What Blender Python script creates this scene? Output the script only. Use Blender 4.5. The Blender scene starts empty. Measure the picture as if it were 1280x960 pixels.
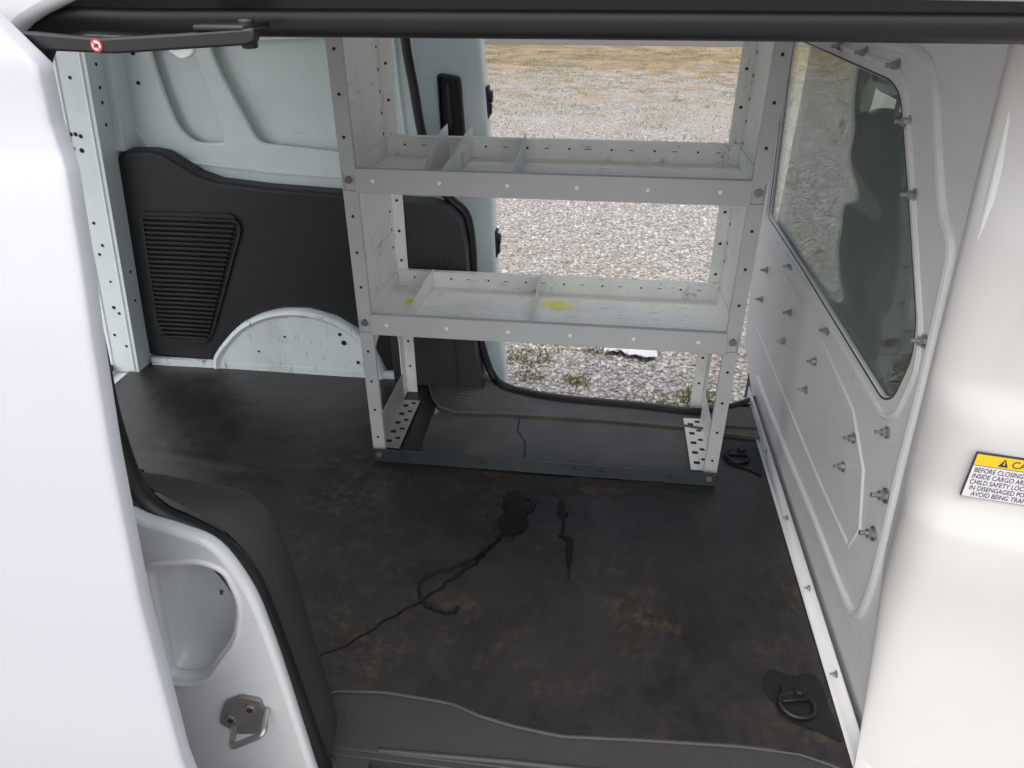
import bpy, math, random, bmesh
from mathutils import Vector, Matrix
from mathutils import noise as mn
random.seed(7)
SC=bpy.context.scene
COL=bpy.context.collection
rad=math.radians

# ------------------------------------------------------------------ materials
def nmat(name):
    m=bpy.data.materials.new(name); m.use_nodes=True
    nt=m.node_tree; b=nt.nodes['Principled BSDF']
    return m,nt,b
def nd(nt,t,**k):
    n=nt.nodes.new(t)
    for a,v in k.items(): setattr(n,a,v)
    return n
def pos(nt):
    return nd(nt,'ShaderNodeNewGeometry').outputs['Position']
def noise(nt,vec,scale,detail=3,rough=.6,stretch=None):
    n=nd(nt,'ShaderNodeTexNoise'); n.inputs['Scale'].default_value=scale
    n.inputs['Detail'].default_value=detail; n.inputs['Roughness'].default_value=rough
    if stretch:
        mp=nd(nt,'ShaderNodeMapping'); mp.inputs['Scale'].default_value=stretch[:3]
        if len(stretch)>3: mp.inputs['Rotation'].default_value=stretch[3:]
        nt.links.new(vec,mp.inputs['Vector']); vec=mp.outputs[0]
    nt.links.new(vec,n.inputs['Vector'])
    return n.outputs['Fac']
def ramp(nt,fac,stops):
    r=nd(nt,'ShaderNodeValToRGB')
    e=r.color_ramp.elements
    while len(e)<len(stops): e.new(0.5)
    for i,(p,c) in enumerate(stops):
        e[i].position=p
        e[i].color=(c,c,c,1) if not isinstance(c,tuple) else (*c,1)
    nt.links.new(fac,r.inputs[0]); return r.outputs[0]
def mix(nt,fac,a,b,blend='MIX'):
    n=nd(nt,'ShaderNodeMix',data_type='RGBA',blend_type=blend)
    for s,v in ((0,fac),(6,a),(7,b)):
        if isinstance(v,(int,float)):
            n.inputs[s].default_value=v if s==0 else (v,v,v,1)
        elif isinstance(v,tuple): n.inputs[s].default_value=(*v,1)
        else: nt.links.new(v,n.inputs[s])
    return n.outputs[2]
def math_(nt,op,a,b=0.0,clamp=False):
    n=nd(nt,'ShaderNodeMath',operation=op,use_clamp=clamp)
    for i,v in enumerate((a,b)):
        if isinstance(v,(int,float)): n.inputs[i].default_value=v
        else: nt.links.new(v,n.inputs[i])
    return n.outputs[0]
def bump(nt,b,h,strength=.2,dist=.002):
    n=nd(nt,'ShaderNodeBump'); n.inputs['Strength'].default_value=strength; n.inputs['Distance'].default_value=dist
    nt.links.new(h,n.inputs['Height']); nt.links.new(n.outputs[0],b.inputs['Normal']); return n

def paint(name,col,rough=.35,dirt=.25,scuff=.0,coat=0.0,bumps=0.0,bscale=400,dcol=(.25,.24,.22),metal=0,even=False):
    m,nt,b=nmat(name); p=pos(nt)
    c=col
    if dirt>0:
        d=ramp(nt,noise(nt,p,5,3,.7),[(.45,0.0),(.8,1.0)])
        c=mix(nt,math_(nt,'MULTIPLY',d,dirt),col,dcol)
    b.inputs['Roughness'].default_value=rough
    if scuff>0:
        s1=ramp(nt,noise(nt,p,6,4,.75,(1,1,7,.5,.3,.4)),[(.62 if even else .65,0.0),(.70,1.0)])
        s2=ramp(nt,noise(nt,p,11,4,.8,(6,1,1,.2,.9,.1)),[(.60 if even else .65,0.0),(.70,1.0)])
        s=math_(nt,'MAXIMUM',s1,s2)
        if not even:
            area=ramp(nt,noise(nt,p,1.7,2,.5),[(.42,.15),(.62,1.)])
            s=math_(nt,'MULTIPLY',s,area)
        c=mix(nt,math_(nt,'MULTIPLY',s,scuff),c,(.12,.115,.11))
    if isinstance(c,tuple): b.inputs['Base Color'].default_value=(*c,1)
    else: nt.links.new(c,b.inputs['Base Color'])
    b.inputs['Coat Weight'].default_value=coat; b.inputs['Metallic'].default_value=metal
    if bumps>0: bump(nt,b,noise(nt,p,bscale,1),bumps,.001)
    return m
M={}
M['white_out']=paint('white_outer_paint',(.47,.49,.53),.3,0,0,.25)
M['roof']=paint('roof_paint',(.84,.86,.86),.4,0)
M['jamb']=paint('white_jamb_paint',(.60,.63,.64),.35,.15,.15,.2)
M['inner']=paint('inner_body_paint',(.76,.85,.86),.38,.12,.2,.15)
M['arch']=paint('scuffed_arch_paint',(.76,.83,.83),.45,.25,.85,even=True)
M['part']=paint('grey_partition_paint',(.70,.715,.71),.42,.12,.2,0,.3,600)
M['flange']=paint('flange_paint',(.66,.68,.67),.4,.15,.2)
M['pillar']=paint('pillar_plastic',(.545,.54,.525),.42,.05)
M['black']=paint('black_trim_plastic',(.013,.014,.016),.5,.1,0,0,.4,700,(.03,.03,.03))
M['grey']=paint('grey_trim_plastic',(.034,.033,.035),.5,.35,.1,0,.5,700,(.055,.052,.05))
M['scuffed']=paint('scuffed_grey_plastic',(.078,.073,.070),.45,.7,.3,0,.5,600,(.15,.14,.125))
M['rubber']=paint('seal_rubber',(.009,.009,.010),.42,0)
M['gasket']=paint('window_gasket_rubber',(.05,.05,.05),.5,0)
M['hole']=paint('dark_hole',(.012,.012,.013),.8,0)
M['post']=paint('shaded_shelf_paint',(.47,.48,.48),.42,.2,.35)  # shelf paint darkened: shade on the post and lip fronts put into the colour
M['panel']=paint('white_shelf_paint',(.88,.89,.86),.45,.15,.4,even=True)
M['steel']=paint('zinc_steel',(.40,.40,.39),.35,.3,0,metal=.8)
M['bracket']=paint('zinc_bracket',(.50,.50,.48),.45,.3,.2,metal=.5)
M['dsteel']=paint('dark_steel',(.24,.23,.215),.42,.3,.2,metal=.6)
M['rail']=paint('dark_galvanised_rail',(.055,.066,.07),.36,.5,.5,0,0,1,(.03,.03,.03),metal=.35)
M['seat']=paint('seat_fabric',(.22,.21,.20),.9,.3,0,0,.8,300)
M['yellow']=paint('sticker_yellow',(.70,.49,.02),.4,0)
M['stick']=paint('sticker_white',(.60,.60,.62),.4,0)
M['ink']=paint('sticker_ink',(.02,.02,.05),.5,0)
M['red']=paint('sticker_red',(.50,.035,.03),.4,0)
M['blue']=paint('blue_plastic',(.01,.02,.16),.4,0)
M['paper']=paint('paper_white',(.58,.58,.60),.8,.1)
def tray_mat():
    m,nt,b=nmat('tray_paint'); p=pos(nt)
    c=mix(nt,math_(nt,'MULTIPLY',ramp(nt,noise(nt,p,6,4,.75),[(.4,0.),(.75,1.)]),.25),(.95,.96,.92),(.52,.51,.46))
    s=ramp(nt,noise(nt,p,16,4,.8,(1,5,1,.1,.2,.5)),[(.58,0.),(.67,1.)])
    c=mix(nt,math_(nt,'MULTIPLY',s,.6),c,(.22,.21,.18))
    for (q,r,a) in (((-.10,1.84,.385),.06,.95),((-.50,1.80,.39),.024,1.0)):
        v=nd(nt,'ShaderNodeVectorMath',operation='DISTANCE'); nt.links.new(p,v.inputs[0]); v.inputs[1].default_value=q
        dd=math_(nt,'ADD',v.outputs['Value'],math_(nt,'MULTIPLY',math_(nt,'SUBTRACT',noise(nt,p,34,2),.5),.09))
        k=ramp(nt,dd,[(r*.2,a),(r,0.0)])
        c=mix(nt,k,c,(.88,.84,.02))
    nt.links.new(c,b.inputs['Base Color']); b.inputs['Roughness'].default_value=.45
    return m
M['tray']=tray_mat()
def mat_rubber():
    m,nt,b=nmat('rubber_mat'); p=pos(nt)
    n1=noise(nt,p,2.6,5,.7); n2=noise(nt,p,7,5,.75); n3=noise(nt,p,45,4,.8)
    c=mix(nt,ramp(nt,n2,[(.35,0.),(.75,1.)]),(.0085,.0085,.009),(.022,.021,.0205))
    k=math_(nt,'MULTIPLY',ramp(nt,n1,[(.48,0.),(.68,1.)]),ramp(nt,n3,[(.45,0.),(.66,1.)]))
    c=mix(nt,math_(nt,'MULTIPLY',k,.65),c,(.12,.083,.042))
    s=ramp(nt,noise(nt,p,20,5,.8,(1,6,1,0,0,.4)),[(.60,0.),(.76,1.)])
    c=mix(nt,math_(nt,'MULTIPLY',s,.4),c,(.10,.09,.08))
    v=nd(nt,'ShaderNodeVectorMath',operation='DISTANCE'); nt.links.new(p,v.inputs[0]); v.inputs[1].default_value=(-.12,1.40,0)
    dd=math_(nt,'ADD',v.outputs['Value'],math_(nt,'MULTIPLY',math_(nt,'SUBTRACT',noise(nt,p,12,4,.7),.5),.22))
    damp=ramp(nt,dd,[(.06,1.),(.20,0.)])
    c=mix(nt,math_(nt,'MULTIPLY',damp,.8),c,(.007,.007,.007))
    nt.links.new(c,b.inputs['Base Color'])
    r=nd(nt,'ShaderNodeMapRange'); r.inputs[3].default_value=.26; r.inputs[4].default_value=.48
    nt.links.new(n2,r.inputs[0])
    rr=math_(nt,'MULTIPLY',r.outputs[0],math_(nt,'SUBTRACT',1.0,math_(nt,'MULTIPLY',damp,.65)))
    nt.links.new(rr,b.inputs['Roughness'])
    b.inputs['Specular IOR Level'].default_value=.75
    h=math_(nt,'ADD',math_(nt,'MULTIPLY',noise(nt,p,420,1),.12),math_(nt,'MULTIPLY',noise(nt,p,7,3,.5),1.5))
    bump(nt,b,h,.55,.007)
    return m
M['mat']=mat_rubber()
m,nt,b=nmat('wet_liquid'); b.inputs['Base Color'].default_value=(.003,.003,.003,1); b.inputs['Roughness'].default_value=.05
b.inputs['Specular IOR Level'].default_value=.6
bump(nt,b,noise(nt,pos(nt),14,2),.35,.008); M['wet']=m
def glass_mat(name,tint,base,wavy):
    m=bpy.data.materials.new(name); m.use_nodes=True; nt=m.node_tree; nt.nodes.clear()
    o=nd(nt,'ShaderNodeOutputMaterial'); t=nd(nt,'ShaderNodeBsdfTransparent'); g=nd(nt,'ShaderNodeBsdfGlossy')
    t.inputs[0].default_value=(*tint,1); g.inputs['Roughness'].default_value=.02; g.inputs[0].default_value=(.9,.95,.93,1)
    f=nd(nt,'ShaderNodeFresnel'); f.inputs[0].default_value=1.45
    k=math_(nt,'ADD',math_(nt,'MULTIPLY',f.outputs[0],.5),base,True)
    mx=nd(nt,'ShaderNodeMixShader'); nt.links.new(k,mx.inputs[0]); nt.links.new(t.outputs[0],mx.inputs[1]); nt.links.new(g.outputs[0],mx.inputs[2])
    bp_=nd(nt,'ShaderNodeBump'); bp_.inputs['Strength'].default_value=wavy; bp_.inputs['Distance'].default_value=.010
    nt.links.new(noise(nt,pos(nt),3.5,0,.3,(1,.8,3.0,.5,0,0)),bp_.inputs['Height']); nt.links.new(bp_.outputs[0],g.inputs['Normal'])
    nt.links.new(mx.outputs[0],o.inputs[0]); return m
M['glass']=glass_mat('clear_plexiglass',(.88,.91,.90),.02,.6)

def gravel_mat():
    m,nt,b=nmat('gravel_ground'); p=pos(nt)
    def vor(scale):
        v=nd(nt,'ShaderNodeTexVoronoi'); v.inputs['Scale'].default_value=scale; nt.links.new(p,v.inputs['Vector']); return v
    v1=vor(52)
    sep=nd(nt,'ShaderNodeSeparateColor'); nt.links.new(v1.outputs['Color'],sep.inputs[0])
    c=ramp(nt,sep.outputs[0],[(0.,(.21,.20,.185)),(.35,(.31,.296,.277)),(.7,(.40,.385,.364)),(1.,(.54,.53,.51))])
    edge=ramp(nt,v1.outputs['Distance'],[(.3,1.),(.7,.5)])
    c=mix(nt,1.0,c,edge,'MULTIPLY')
    dirt=ramp(nt,noise(nt,p,.8,5,.65),[(.47,0.),(.64,1.)])
    c=mix(nt,math_(nt,'MULTIPLY',dirt,.5),c,mix(nt,noise(nt,p,14,3),(.20,.15,.115),(.32,.27,.225)))
    sx=nd(nt,'ShaderNodeSeparateXYZ'); nt.links.new(p,sx.inputs[0]); Y=sx.outputs[1]
    yy=math_(nt,'ADD',Y,math_(nt,'MULTIPLY',math_(nt,'SUBTRACT',noise(nt,p,.6,5,.75),.5),8.0))
    g=ramp(nt,math_(nt,'MULTIPLY',math_(nt,'SUBTRACT',yy,8.5),.15,True),[(0.,0.),(1.,1.)])
    gc=ramp(nt,noise(nt,p,1.4,5,.85),[(.36,(.07,.08,.03)),(.48,(.18,.135,.07)),(.60,(.27,.195,.11)),(.70,(.35,.285,.20))])
    patch=ramp(nt,noise(nt,p,1.8,5,.85),[(.47,0.),(.53,1.)])
    c=mix(nt,math_(nt,'MULTIPLY',g,patch),c,gc)
    g2=ramp(nt,math_(nt,'MULTIPLY',math_(nt,'SUBTRACT',yy,14.5),.5,True),[(0.,0.),(1.,1.)])
    c=mix(nt,math_(nt,'MULTIPLY',g2,.9),c,gc)
    nt.links.new(c,b.inputs['Base Color']); b.inputs['Roughness'].default_value=.9
    h=math_(nt,'SUBTRACT',1.0,v1.outputs['Distance'])
    bump(nt,b,h,.6,.010)
    return m
M['gravel']=gravel_mat()
m,nt,b=nmat('gravel_stone'); gi=nd(nt,'ShaderNodeNewGeometry')
c=ramp(nt,gi.outputs['Random Per Island'],[(0.,(.20,.19,.175)),(.3,(.31,.296,.277)),(.7,(.41,.396,.376)),(1.,(.56,.55,.53))])
nt.links.new(c,b.inputs['Base Color']); b.inputs['Roughness'].default_value=.85; M['stone']=m
m,nt,b=nmat('weed_green'); gi=nd(nt,'ShaderNodeNewGeometry')
nt.links.new(ramp(nt,gi.outputs['Random Per Island'],[(0.,(.05,.09,.015)),(.5,(.12,.15,.04)),(1.,(.26,.22,.10))]),b.inputs['Base Color']); M['weed']=m
m,nt,b=nmat('asphalt'); nt.links.new(ramp(nt,noise(nt,pos(nt),30,3),[(.3,(.06,.058,.055)),(.7,(.12,.115,.11))]),b.inputs['Base Color']); b.inputs['Roughness'].default_value=.9; M['asphalt']=m

# ------------------------------------------------------------------ mesh builder
class MB:
    def __init__(s): s.v=[];s.f=[];s.m=[]
    def add(s,vs,fs,m=0):
        o=len(s.v); s.v+= [tuple(q) for q in vs]; s.f+=[tuple(i+o for i in f) for f in fs]; s.m+=[m]*len(fs)
    def box(s,x0,x1,y0,y1,z0,z1,m=0):
        s.add([(x,y,z) for x in (x0,x1) for y in (y0,y1) for z in (z0,z1)],
              [(0,1,3,2),(4,6,7,5),(0,4,5,1),(2,3,7,6),(0,2,6,4),(1,5,7,3)],m)
    def prism(s,poly,ax,a0,a1,m=0):
        n=len(poly)
        def P(q,a):
            if ax=='y': return (q[0],a,q[1])
            if ax=='x': return (a,q[0],q[1])
            return (q[0],q[1],a)
        s.add([P(q,a0) for q in poly]+[P(q,a1) for q in poly],
              [tuple(range(n))[::-1],tuple(range(n,2*n))]+[(i,(i+1)%n,(i+1)%n+n,i+n) for i in range(n)],m)
    def cyl(s,p0,p1,r,seg=12,m=0,r1=None):
        p0=Vector(p0);p1=Vector(p1);d=(p1-p0).normalized()
        a=d.orthogonal().normalized();b=d.cross(a); r1=r if r1 is None else r1
        vs=[];
        for P,rr in ((p0,r),(p1,r1)):
            for i in range(seg):
                t=2*math.pi*i/seg; vs.append(P+a*math.cos(t)*rr+b*math.sin(t)*rr)
        s.add(vs,[(i,(i+1)%seg,(i+1)%seg+seg,i+seg) for i in range(seg)]+[tuple(range(seg))[::-1],tuple(range(seg,2*seg))],m)
    def disc(s,c,n,r,m=0,seg=10,h=.0012): 
        c=Vector(c);n=Vector(n).normalized(); s.cyl(c-n*h*.2,c+n*h,r,seg,m)
    def tube(s,pts,r,seg=10,m=0,sx=1.0,closed=False):
        pts=[Vector(p) for p in pts]; n=len(pts); vs=[];prev=None
        for i,p in enumerate(pts):
            if closed: d=pts[(i+1)%n]-pts[i-1]
            else: d=pts[min(i+1,n-1)]-pts[max(i-1,0)]
            d.normalize()
            if prev is None: a=d.orthogonal().normalized()
            else: a=(prev-d*prev.dot(d)).normalized()
            prev=a;b=d.cross(a)
            rr=r(i/(n-1)) if callable(r) else r
            for k in range(seg):
                t=2*math.pi*k/seg; vs.append(p+a*math.cos(t)*rr+b*math.sin(t)*rr*sx)
        fs=[]
        for i in range(n if closed else n-1):
            for k in range(seg):
                j=(i+1)%n; fs.append((i*seg+k,i*seg+(k+1)%seg,j*seg+(k+1)%seg,j*seg+k))
        if not closed: fs+= [tuple(range(seg))[::-1],tuple(range((n-1)*seg,n*seg))]
        s.add(vs,fs,m)
    def ribbon(s,pts,w,z0,z1,m=0):
        pts=[Vector((p[0],p[1])) for p in pts]; n=len(pts); rows=[]
        for i,p in enumerate(pts):
            d=(pts[min(i+1,n-1)]-pts[max(i-1,0)]).normalized(); q=Vector((-d.y,d.x)); ww=w(i/(n-1))*(1+.3*math.sin(i*1.7)*math.cos(i*.6))
            rows.append([(p.x+q.x*ww*a,p.y+q.y*ww*a,zz) for a,zz in ((1,z0),(.8,z1),(0,z1+.0002),(-.8,z1),(-1,z0))])
        s.grid(rows,m)
    def grid(s,rows,m=0):
        w=len(rows[0]); vs=[q for r in rows for q in r]
        s.add(vs,[(i*w+j,i*w+j+1,(i+1)*w+j+1,(i+1)*w+j) for i in range(len(rows)-1) for j in range(w-1)],m)
    def obj(s,name,mats,bevel=0,parent=None,smooth=True,ang=35,seg=2,loc=None):
        me=bpy.data.meshes.new(name); me.from_pydata(s.v,[],s.f)
        for m in mats: me.materials.append(M[m])
        for p,i in zip(me.polygons,s.m): p.material_index=i
        bm=bmesh.new(); bm.from_mesh(me); bmesh.ops.recalc_face_normals(bm,faces=bm.faces); bm.to_mesh(me); bm.free()
        if smooth:
            me.polygons.foreach_set('use_smooth',[True]*len(me.polygons)); me.set_sharp_from_angle(angle=rad(ang))
        o=bpy.data.objects.new(name,me); COL.objects.link(o)
        if bevel:
            b=o.modifiers.new('bevel','BEVEL'); b.width=bevel; b.segments=seg; b.limit_method='ANGLE'; b.angle_limit=rad(40)
        if loc: o.location=loc
        if parent: par(o,parent)
        return o
EL={}
def empty(name,loc,label=None,cat=None,parent=None):
    e=bpy.data.objects.new(name,None); e.location=loc; e.empty_display_size=.1; COL.objects.link(e); EL[e.name]=Vector(loc)
    if label: e['label']=label
    if cat: e['category']=cat
    if parent: par(e,parent)
    return e
def wloc(o):
    return Matrix.Translation(EL[o.name]) if o.name in EL else Matrix.Identity(4)
def par(o,p):
    o.parent=p; o.matrix_parent_inverse=wloc(p).inverted()
def lab(o,l,c=None):
    o['label']=l
    if c: o['category']=c
    return o
def cat_rom(pts,n=6,closed=False):
    P=[Vector(p) for p in pts]; out=[];N=len(P)
    rng=range(N) if closed else range(N-1)
    for i in rng:
        if closed: a,b,c,d=P[i-1],P[i],P[(i+1)%N],P[(i+2)%N]
        else: a,b,c,d=P[max(i-1,0)],P[i],P[i+1],P[min(i+2,N-1)]
        for k in range(n):
            t=k/n; out.append(.5*((2*b)+(c-a)*t+(2*a-5*b+4*c-d)*t*t+(3*b-a-3*c+d)*t**3))
    if not closed: out.append(P[-1])
    return out
def round_poly(pts,r=.03,n=5,closed=True):
    P=[Vector(p) for p in pts]; out=[]
    for i,p in enumerate(P):
        if not closed and i in (0,len(P)-1): out.append(p); continue
        a=P[i-1]-p; b=P[(i+1)%len(P)]-p
        rr=min(r,a.length*.45,b.length*.45)
        q0=p+a.normalized()*rr; q1=p+b.normalized()*rr
        for k in range(n+1):
            t=k/n; out.append(q0*(1-t)**2+p*2*t*(1-t)+q1*t*t)
    return out
def plate(name,outer,holes,fn,thick,bev,mat,parent):
    cu=bpy.data.curves.new(name,'CURVE'); cu.dimensions='2D'; cu.fill_mode='BOTH'; cu.extrude=thick/2-bev; cu.bevel_depth=bev; cu.bevel_resolution=2
    for poly in [outer]+holes:
        sp=cu.splines.new('POLY'); sp.points.add(len(poly)-1)
        for i,q in enumerate(poly): sp.points[i].co=(q[0],q[1],0,1)
        sp.use_cyclic_u=True
    t=bpy.data.objects.new(name,cu); COL.objects.link(t)
    dg=bpy.context.evaluated_depsgraph_get(); me=bpy.data.meshes.new_from_object(t.evaluated_get(dg))
    bpy.data.objects.remove(t); bpy.data.curves.remove(cu)
    for v in me.vertices: v.co=fn(v.co)
    me.materials.clear(); me.materials.append(M[mat]); me.name=name
    me.polygons.foreach_set('use_smooth',[True]*len(me.polygons)); me.set_sharp_from_angle(angle=rad(35))
    o=bpy.data.objects.new(name,me); COL.objects.link(o)
    if parent: par(o,parent)
    return o
def text(s,size,fn,mat,name,parent,align='LEFT',ext=.0002,width=1.0):
    cu=bpy.data.curves.new(name,'FONT'); cu.body=s; cu.size=size; cu.extrude=ext; cu.align_x=align
    t=bpy.data.objects.new(name,cu); COL.objects.link(t)
    dg=bpy.context.evaluated_depsgraph_get(); me=bpy.data.meshes.new_from_object(t.evaluated_get(dg))
    bpy.data.objects.remove(t); bpy.data.curves.remove(cu)
    for v in me.vertices: v.co=fn(Vector((v.co.x*width,v.co.y,v.co.z)))
    me.materials.clear(); me.materials.append(M[mat])
    o=bpy.data.objects.new(name,me); COL.objects.link(o); par(o,parent); return o
def yplane(y): return lambda c:(c[0],y-c[2],c[1])
def interp(tab,x):
    for (a,b_),(c_,d) in zip(tab,tab[1:]):
        if a<=x<=c_: return b_+(d-b_)*(x-a)/(c_-a)
    return tab[0][1] if x<tab[0][0] else tab[-1][1]

# ------------------------------------------------------------------ setting
GZ=-.55
g=MB(); g.add([(-150,-100,GZ),(150,-100,GZ),(150,300,GZ),(-150,300,GZ)],[(0,1,2,3)])
o=g.obj('ground',['gravel']); o['kind']='structure'
g=MB(); g.add([(-150,19.3,GZ+.004),(150,20.1,GZ+.004),(150,26.6,GZ+.004),(-150,26.2,GZ+.004)],[(0,1,2,3)])
o=g.obj('road',['asphalt']); o['kind']='structure'
bm=bmesh.new(); bmesh.ops.create_icosphere(bm,subdivisions=1,radius=1)
iv=[v.co.copy() for v in bm.verts]; ifc=[tuple(v.index for v in f.verts) for f in bm.faces]; bm.free()
g=MB()
def stone(x,y,r):
    R=Matrix.Rotation(random.random()*6.3,3,'Z')@Matrix.Rotation(random.random()*6.3,3,'X')
    sx,sy_,sz=r*random.uniform(.8,1.4),r*random.uniform(.7,1.1),r*random.uniform(.5,.9)
    vs=[]
    for q in iv:
        w=R@Vector((q.x*sx*random.uniform(.82,1.15),q.y*sy_*random.uniform(.82,1.15),q.z*sz))
        vs.append((x+w.x,y+w.y,GZ+r*.25+w.z))
    g.add(vs,ifc)
for i in range(15000):
    y=2.2+4.6*random.random()**1.5; x=random.uniform(-.28,.30)*y*1.0+random.uniform(-.25,.3)
    stone(x,y,random.choice((.006,.007,.008,.009,.010,.012,.015)))
o=g.obj('gravel',['stone'],smooth=False); o['kind']='stuff'; lab(o,'loose pale grey gravel stones on the ground','gravel')
g=MB()
def tuft(cx,cy,R,n,h):
    for i in range(n):
        a=random.random()*6.3; rr=R*random.random()**.6; x=cx+rr*math.cos(a)*1.3; y=cy+rr*math.sin(a)
        w=random.uniform(.0015,.004); hh=h*random.uniform(.4,1); b_=random.random()*6.3; l=random.uniform(.2,1.2)*hh
        dx,dy=math.cos(b_),math.sin(b_)
        g.add([(x-dy*w,y+dx*w,GZ),(x+dy*w,y-dx*w,GZ),(x+dx*l*.4+dy*w*.8,y+dy*l*.4-dx*w*.8,GZ+hh*.7),(x+dx*l,y+dy*l,GZ+hh)],[(0,1,2),(0,2,3)])
for (cx,cy,R,n,h) in [(-.32,3.22,.10,150,.036),(-.30,3.05,.06,80,.03),(-.06,3.02,.05,90,.032),(.46,2.88,.10,180,.034),(.52,2.95,.08,110,.034),(.02,3.35,.05,60,.026),(-.2,3.4,.08,80,.026),(-.1,3.6,.2,90,.022),(.3,2.85,.1,80,.027)]: tuft(cx,cy,R,n,h)
for i in range(420):
    y=random.uniform(8,19); tuft(random.uniform(-.28,.3)*y+random.uniform(-.5,.5),y,random.uniform(.08,.4),24,.04)
o=g.obj('weeds',['weed'],smooth=False); o['kind']='stuff'; lab(o,'sparse green and dry weeds growing in the gravel','weeds')
rows=[]
for i in range(9):
    r=[]
    for j in range(13):
        x=.07+.27*j/12; y=3.27+.14*i/8+.03*math.sin(j*.5)
        if i==0: y+=.035*abs(math.sin(j*1.1))
        r.append((x,y,GZ+.035+.012*math.sin(j*1.3+i)*math.cos(i*1.1+j*.4)))
    rows.append(r)
g=MB(); g.grid(rows); o=g.obj('paper_scrap',['paper']); lab(o,'crumpled white paper scrap lying on the gravel','paper')

# ------------------------------------------------------------------ van
van=empty('cargo_van',(-.4,1.45,GZ),'white cargo van with both sliding doors open','van')
g=MB(); g.box(-1.62,1.9,.86,1.84,-.05,-.006); g.box(-1.62,-.45,.68,.86,-.05,-.006); g.box(-1.62,-.45,1.84,2.2,-.05,-.006)
g.obj('floor_panel',['inner'],parent=van)
fe=[(-1.56,.74),(-.50,.78),(-.45,.84),(-.35,.85),(-.22,.842),(-.16,.822),(-.10,.81),(-.01,.80),(.13,.81),(.31,.82),(.41,.818),(.47,.80),(.505,.79)]
be=[(-1.56,2.03),(-.60,2.02),(-.50,2.0),(-.475,1.93),(-.455,1.66),(-.44,1.618),(.33,1.618),(.345,1.66),(.35,1.80),(.505,1.80)]
sille=[(-.60,2.02),(-.52,2.0),(-.485,1.90),(-.45,1.845),(-.40,1.825),(-.23,1.838),(.07,1.84),(.30,1.83),(.39,1.81),(.505,1.80)]
rows=[]; NX,NY=170,110
for i in range(NX+1):
    x=-1.55+2.052*i/NX; a=interp(fe,x); b_=interp(be,x); r=[(x,a,-.006)]
    for j in range(NY+1):
        y=a+(b_-a)*j/NY
        z=.004+.0022*mn.noise(Vector((x*3,y*3,0)))
        nearsp=math.exp(-((x+.16)**2+(y-1.38)**2)/.02)
        z+=.006*math.exp(-((y-1.51-.02*math.sin(x*9))/.014)**2)*(1 if -.1<x<.25 else .3)
        z+=.005*math.exp(-((x-.04+.25*(y-1.4))/.014)**2)*(1 if 1.22<y<1.75 else 0)
        z+=.005*math.exp(-((x-.18-.35*(y-1.5))/.02)**2)*(1 if 1.3<y<1.7 else 0)
        z+=.003*math.exp(-((x-.33+.2*(y-1.2))/.02)**2)*(1 if y<1.55 else 0)
        z-=.003*nearsp
        r.append((x,y,z))
    r.append((x,b_,-.006)); rows.append(r)
g=MB(); g.grid(rows); mat_=g.obj('floor_mat',['mat'],parent=van,ang=60); lab(mat_,'worn black rubber floor mat with brown dirt')
g=MB()
out=[(x,interp(fe,x)+.006) for x in [(-.52+i*.0257) for i in range(41)]]
g.prism([(-.52,.733),(.51,.733)]+out[::-1],'z',-.03,-.001)
g.tube([(x,y-.004,.001) for x,y in out],.0045,8)
g.box(-.52,.9,.56,.735,-.16,-.12); g.box(-.52,.9,.722,.735,-.12,-.004)
g.box(-.46,-.34,.60,.73,-.12,-.010)
g.tube([(-.33,.738,-.003),(-.1,.745,-.002),(.2,.748,-.002),(.45,.742,-.003)],.006,8)
g.obj('sill_step',['grey'],bevel=.006,parent=van)
outer=cat_rom([(-.36,2.10),(-.315,2.04),(-.25,1.975),(-.09,1.935),(.16,1.92),(.34,1.905),(.45,1.95),(.52,2.0)],5)
inner=[(x,interp(sille,x)-.004) for x in [.50,.45,.39,.30,.18,.07,-.08,-.23,-.32,-.40,-.45,-.485,-.52,-.60]]
g=MB(); g.prism([tuple(p) for p in outer]+inner+[(-.60,2.10)],'z',-.01,.014)
g.tube([(x,y+.004,.014) for x,y in inner],.006,8)
for k in range(5): g.tube([(-.42+.004*k,1.88+.018*k,.0145),(-.33+.01*k,1.87+.017*k,.0145),(-.2,1.868+.012*k,.0145)],.0022,6)
g.box(.36,.50,1.84,1.95,.014,.022)
g.obj('sill_step',['scuffed'],bevel=.003,parent=van)
g=MB(); sp=[(.338,1.612),(-.448,1.612),(-.465,1.66),(-.485,1.90),(-.45,1.842),(-.40,1.822),(-.23,1.834),(.07,1.836),(.30,1.826),(.338,1.80)]
g.prism([tuple(p) for p in sp[:3]]+[(-.468,1.80),(-.45,1.836)]+sp[5:],'z',-.006,.006)
g.tube([(-.20,1.83,.006),(-.20,1.76,.006),(-.17,1.70,.006),(-.165,1.63,.006)],.0022,6,1)
g.obj('sill_scuff_plate',['scuffed','rubber'],parent=van)
g=MB(); g.prism([tuple(p) for p in outer][::1]+[(.52,1.93),(-.36,1.93)],'z',-.20,-.012)
g.obj('rocker_panel',['jamb'],parent=van)
fs=[(p[0],p[1]+.004,.018) for p in outer[6:]]
up=[(-.325,2.040,.05),(-.352,2.045,.15),(-.368,2.045,.30),(-.372,2.045,.48),(-.388,2.045,.565),(-.43,2.045,.605),(-.475,2.05,.66),(-.505,2.05,.78),(-.52,2.05,.90),(-.535,2.05,1.05),(-.50,2.05,1.13),(0,2.05,1.14),(.50,2.05,1.14)]
g=MB(); g.tube([tuple(q) for q in cat_rom(up[::-1],5)]+fs,.013,10); g.obj('door_seal',['rubber'],parent=van)

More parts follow.
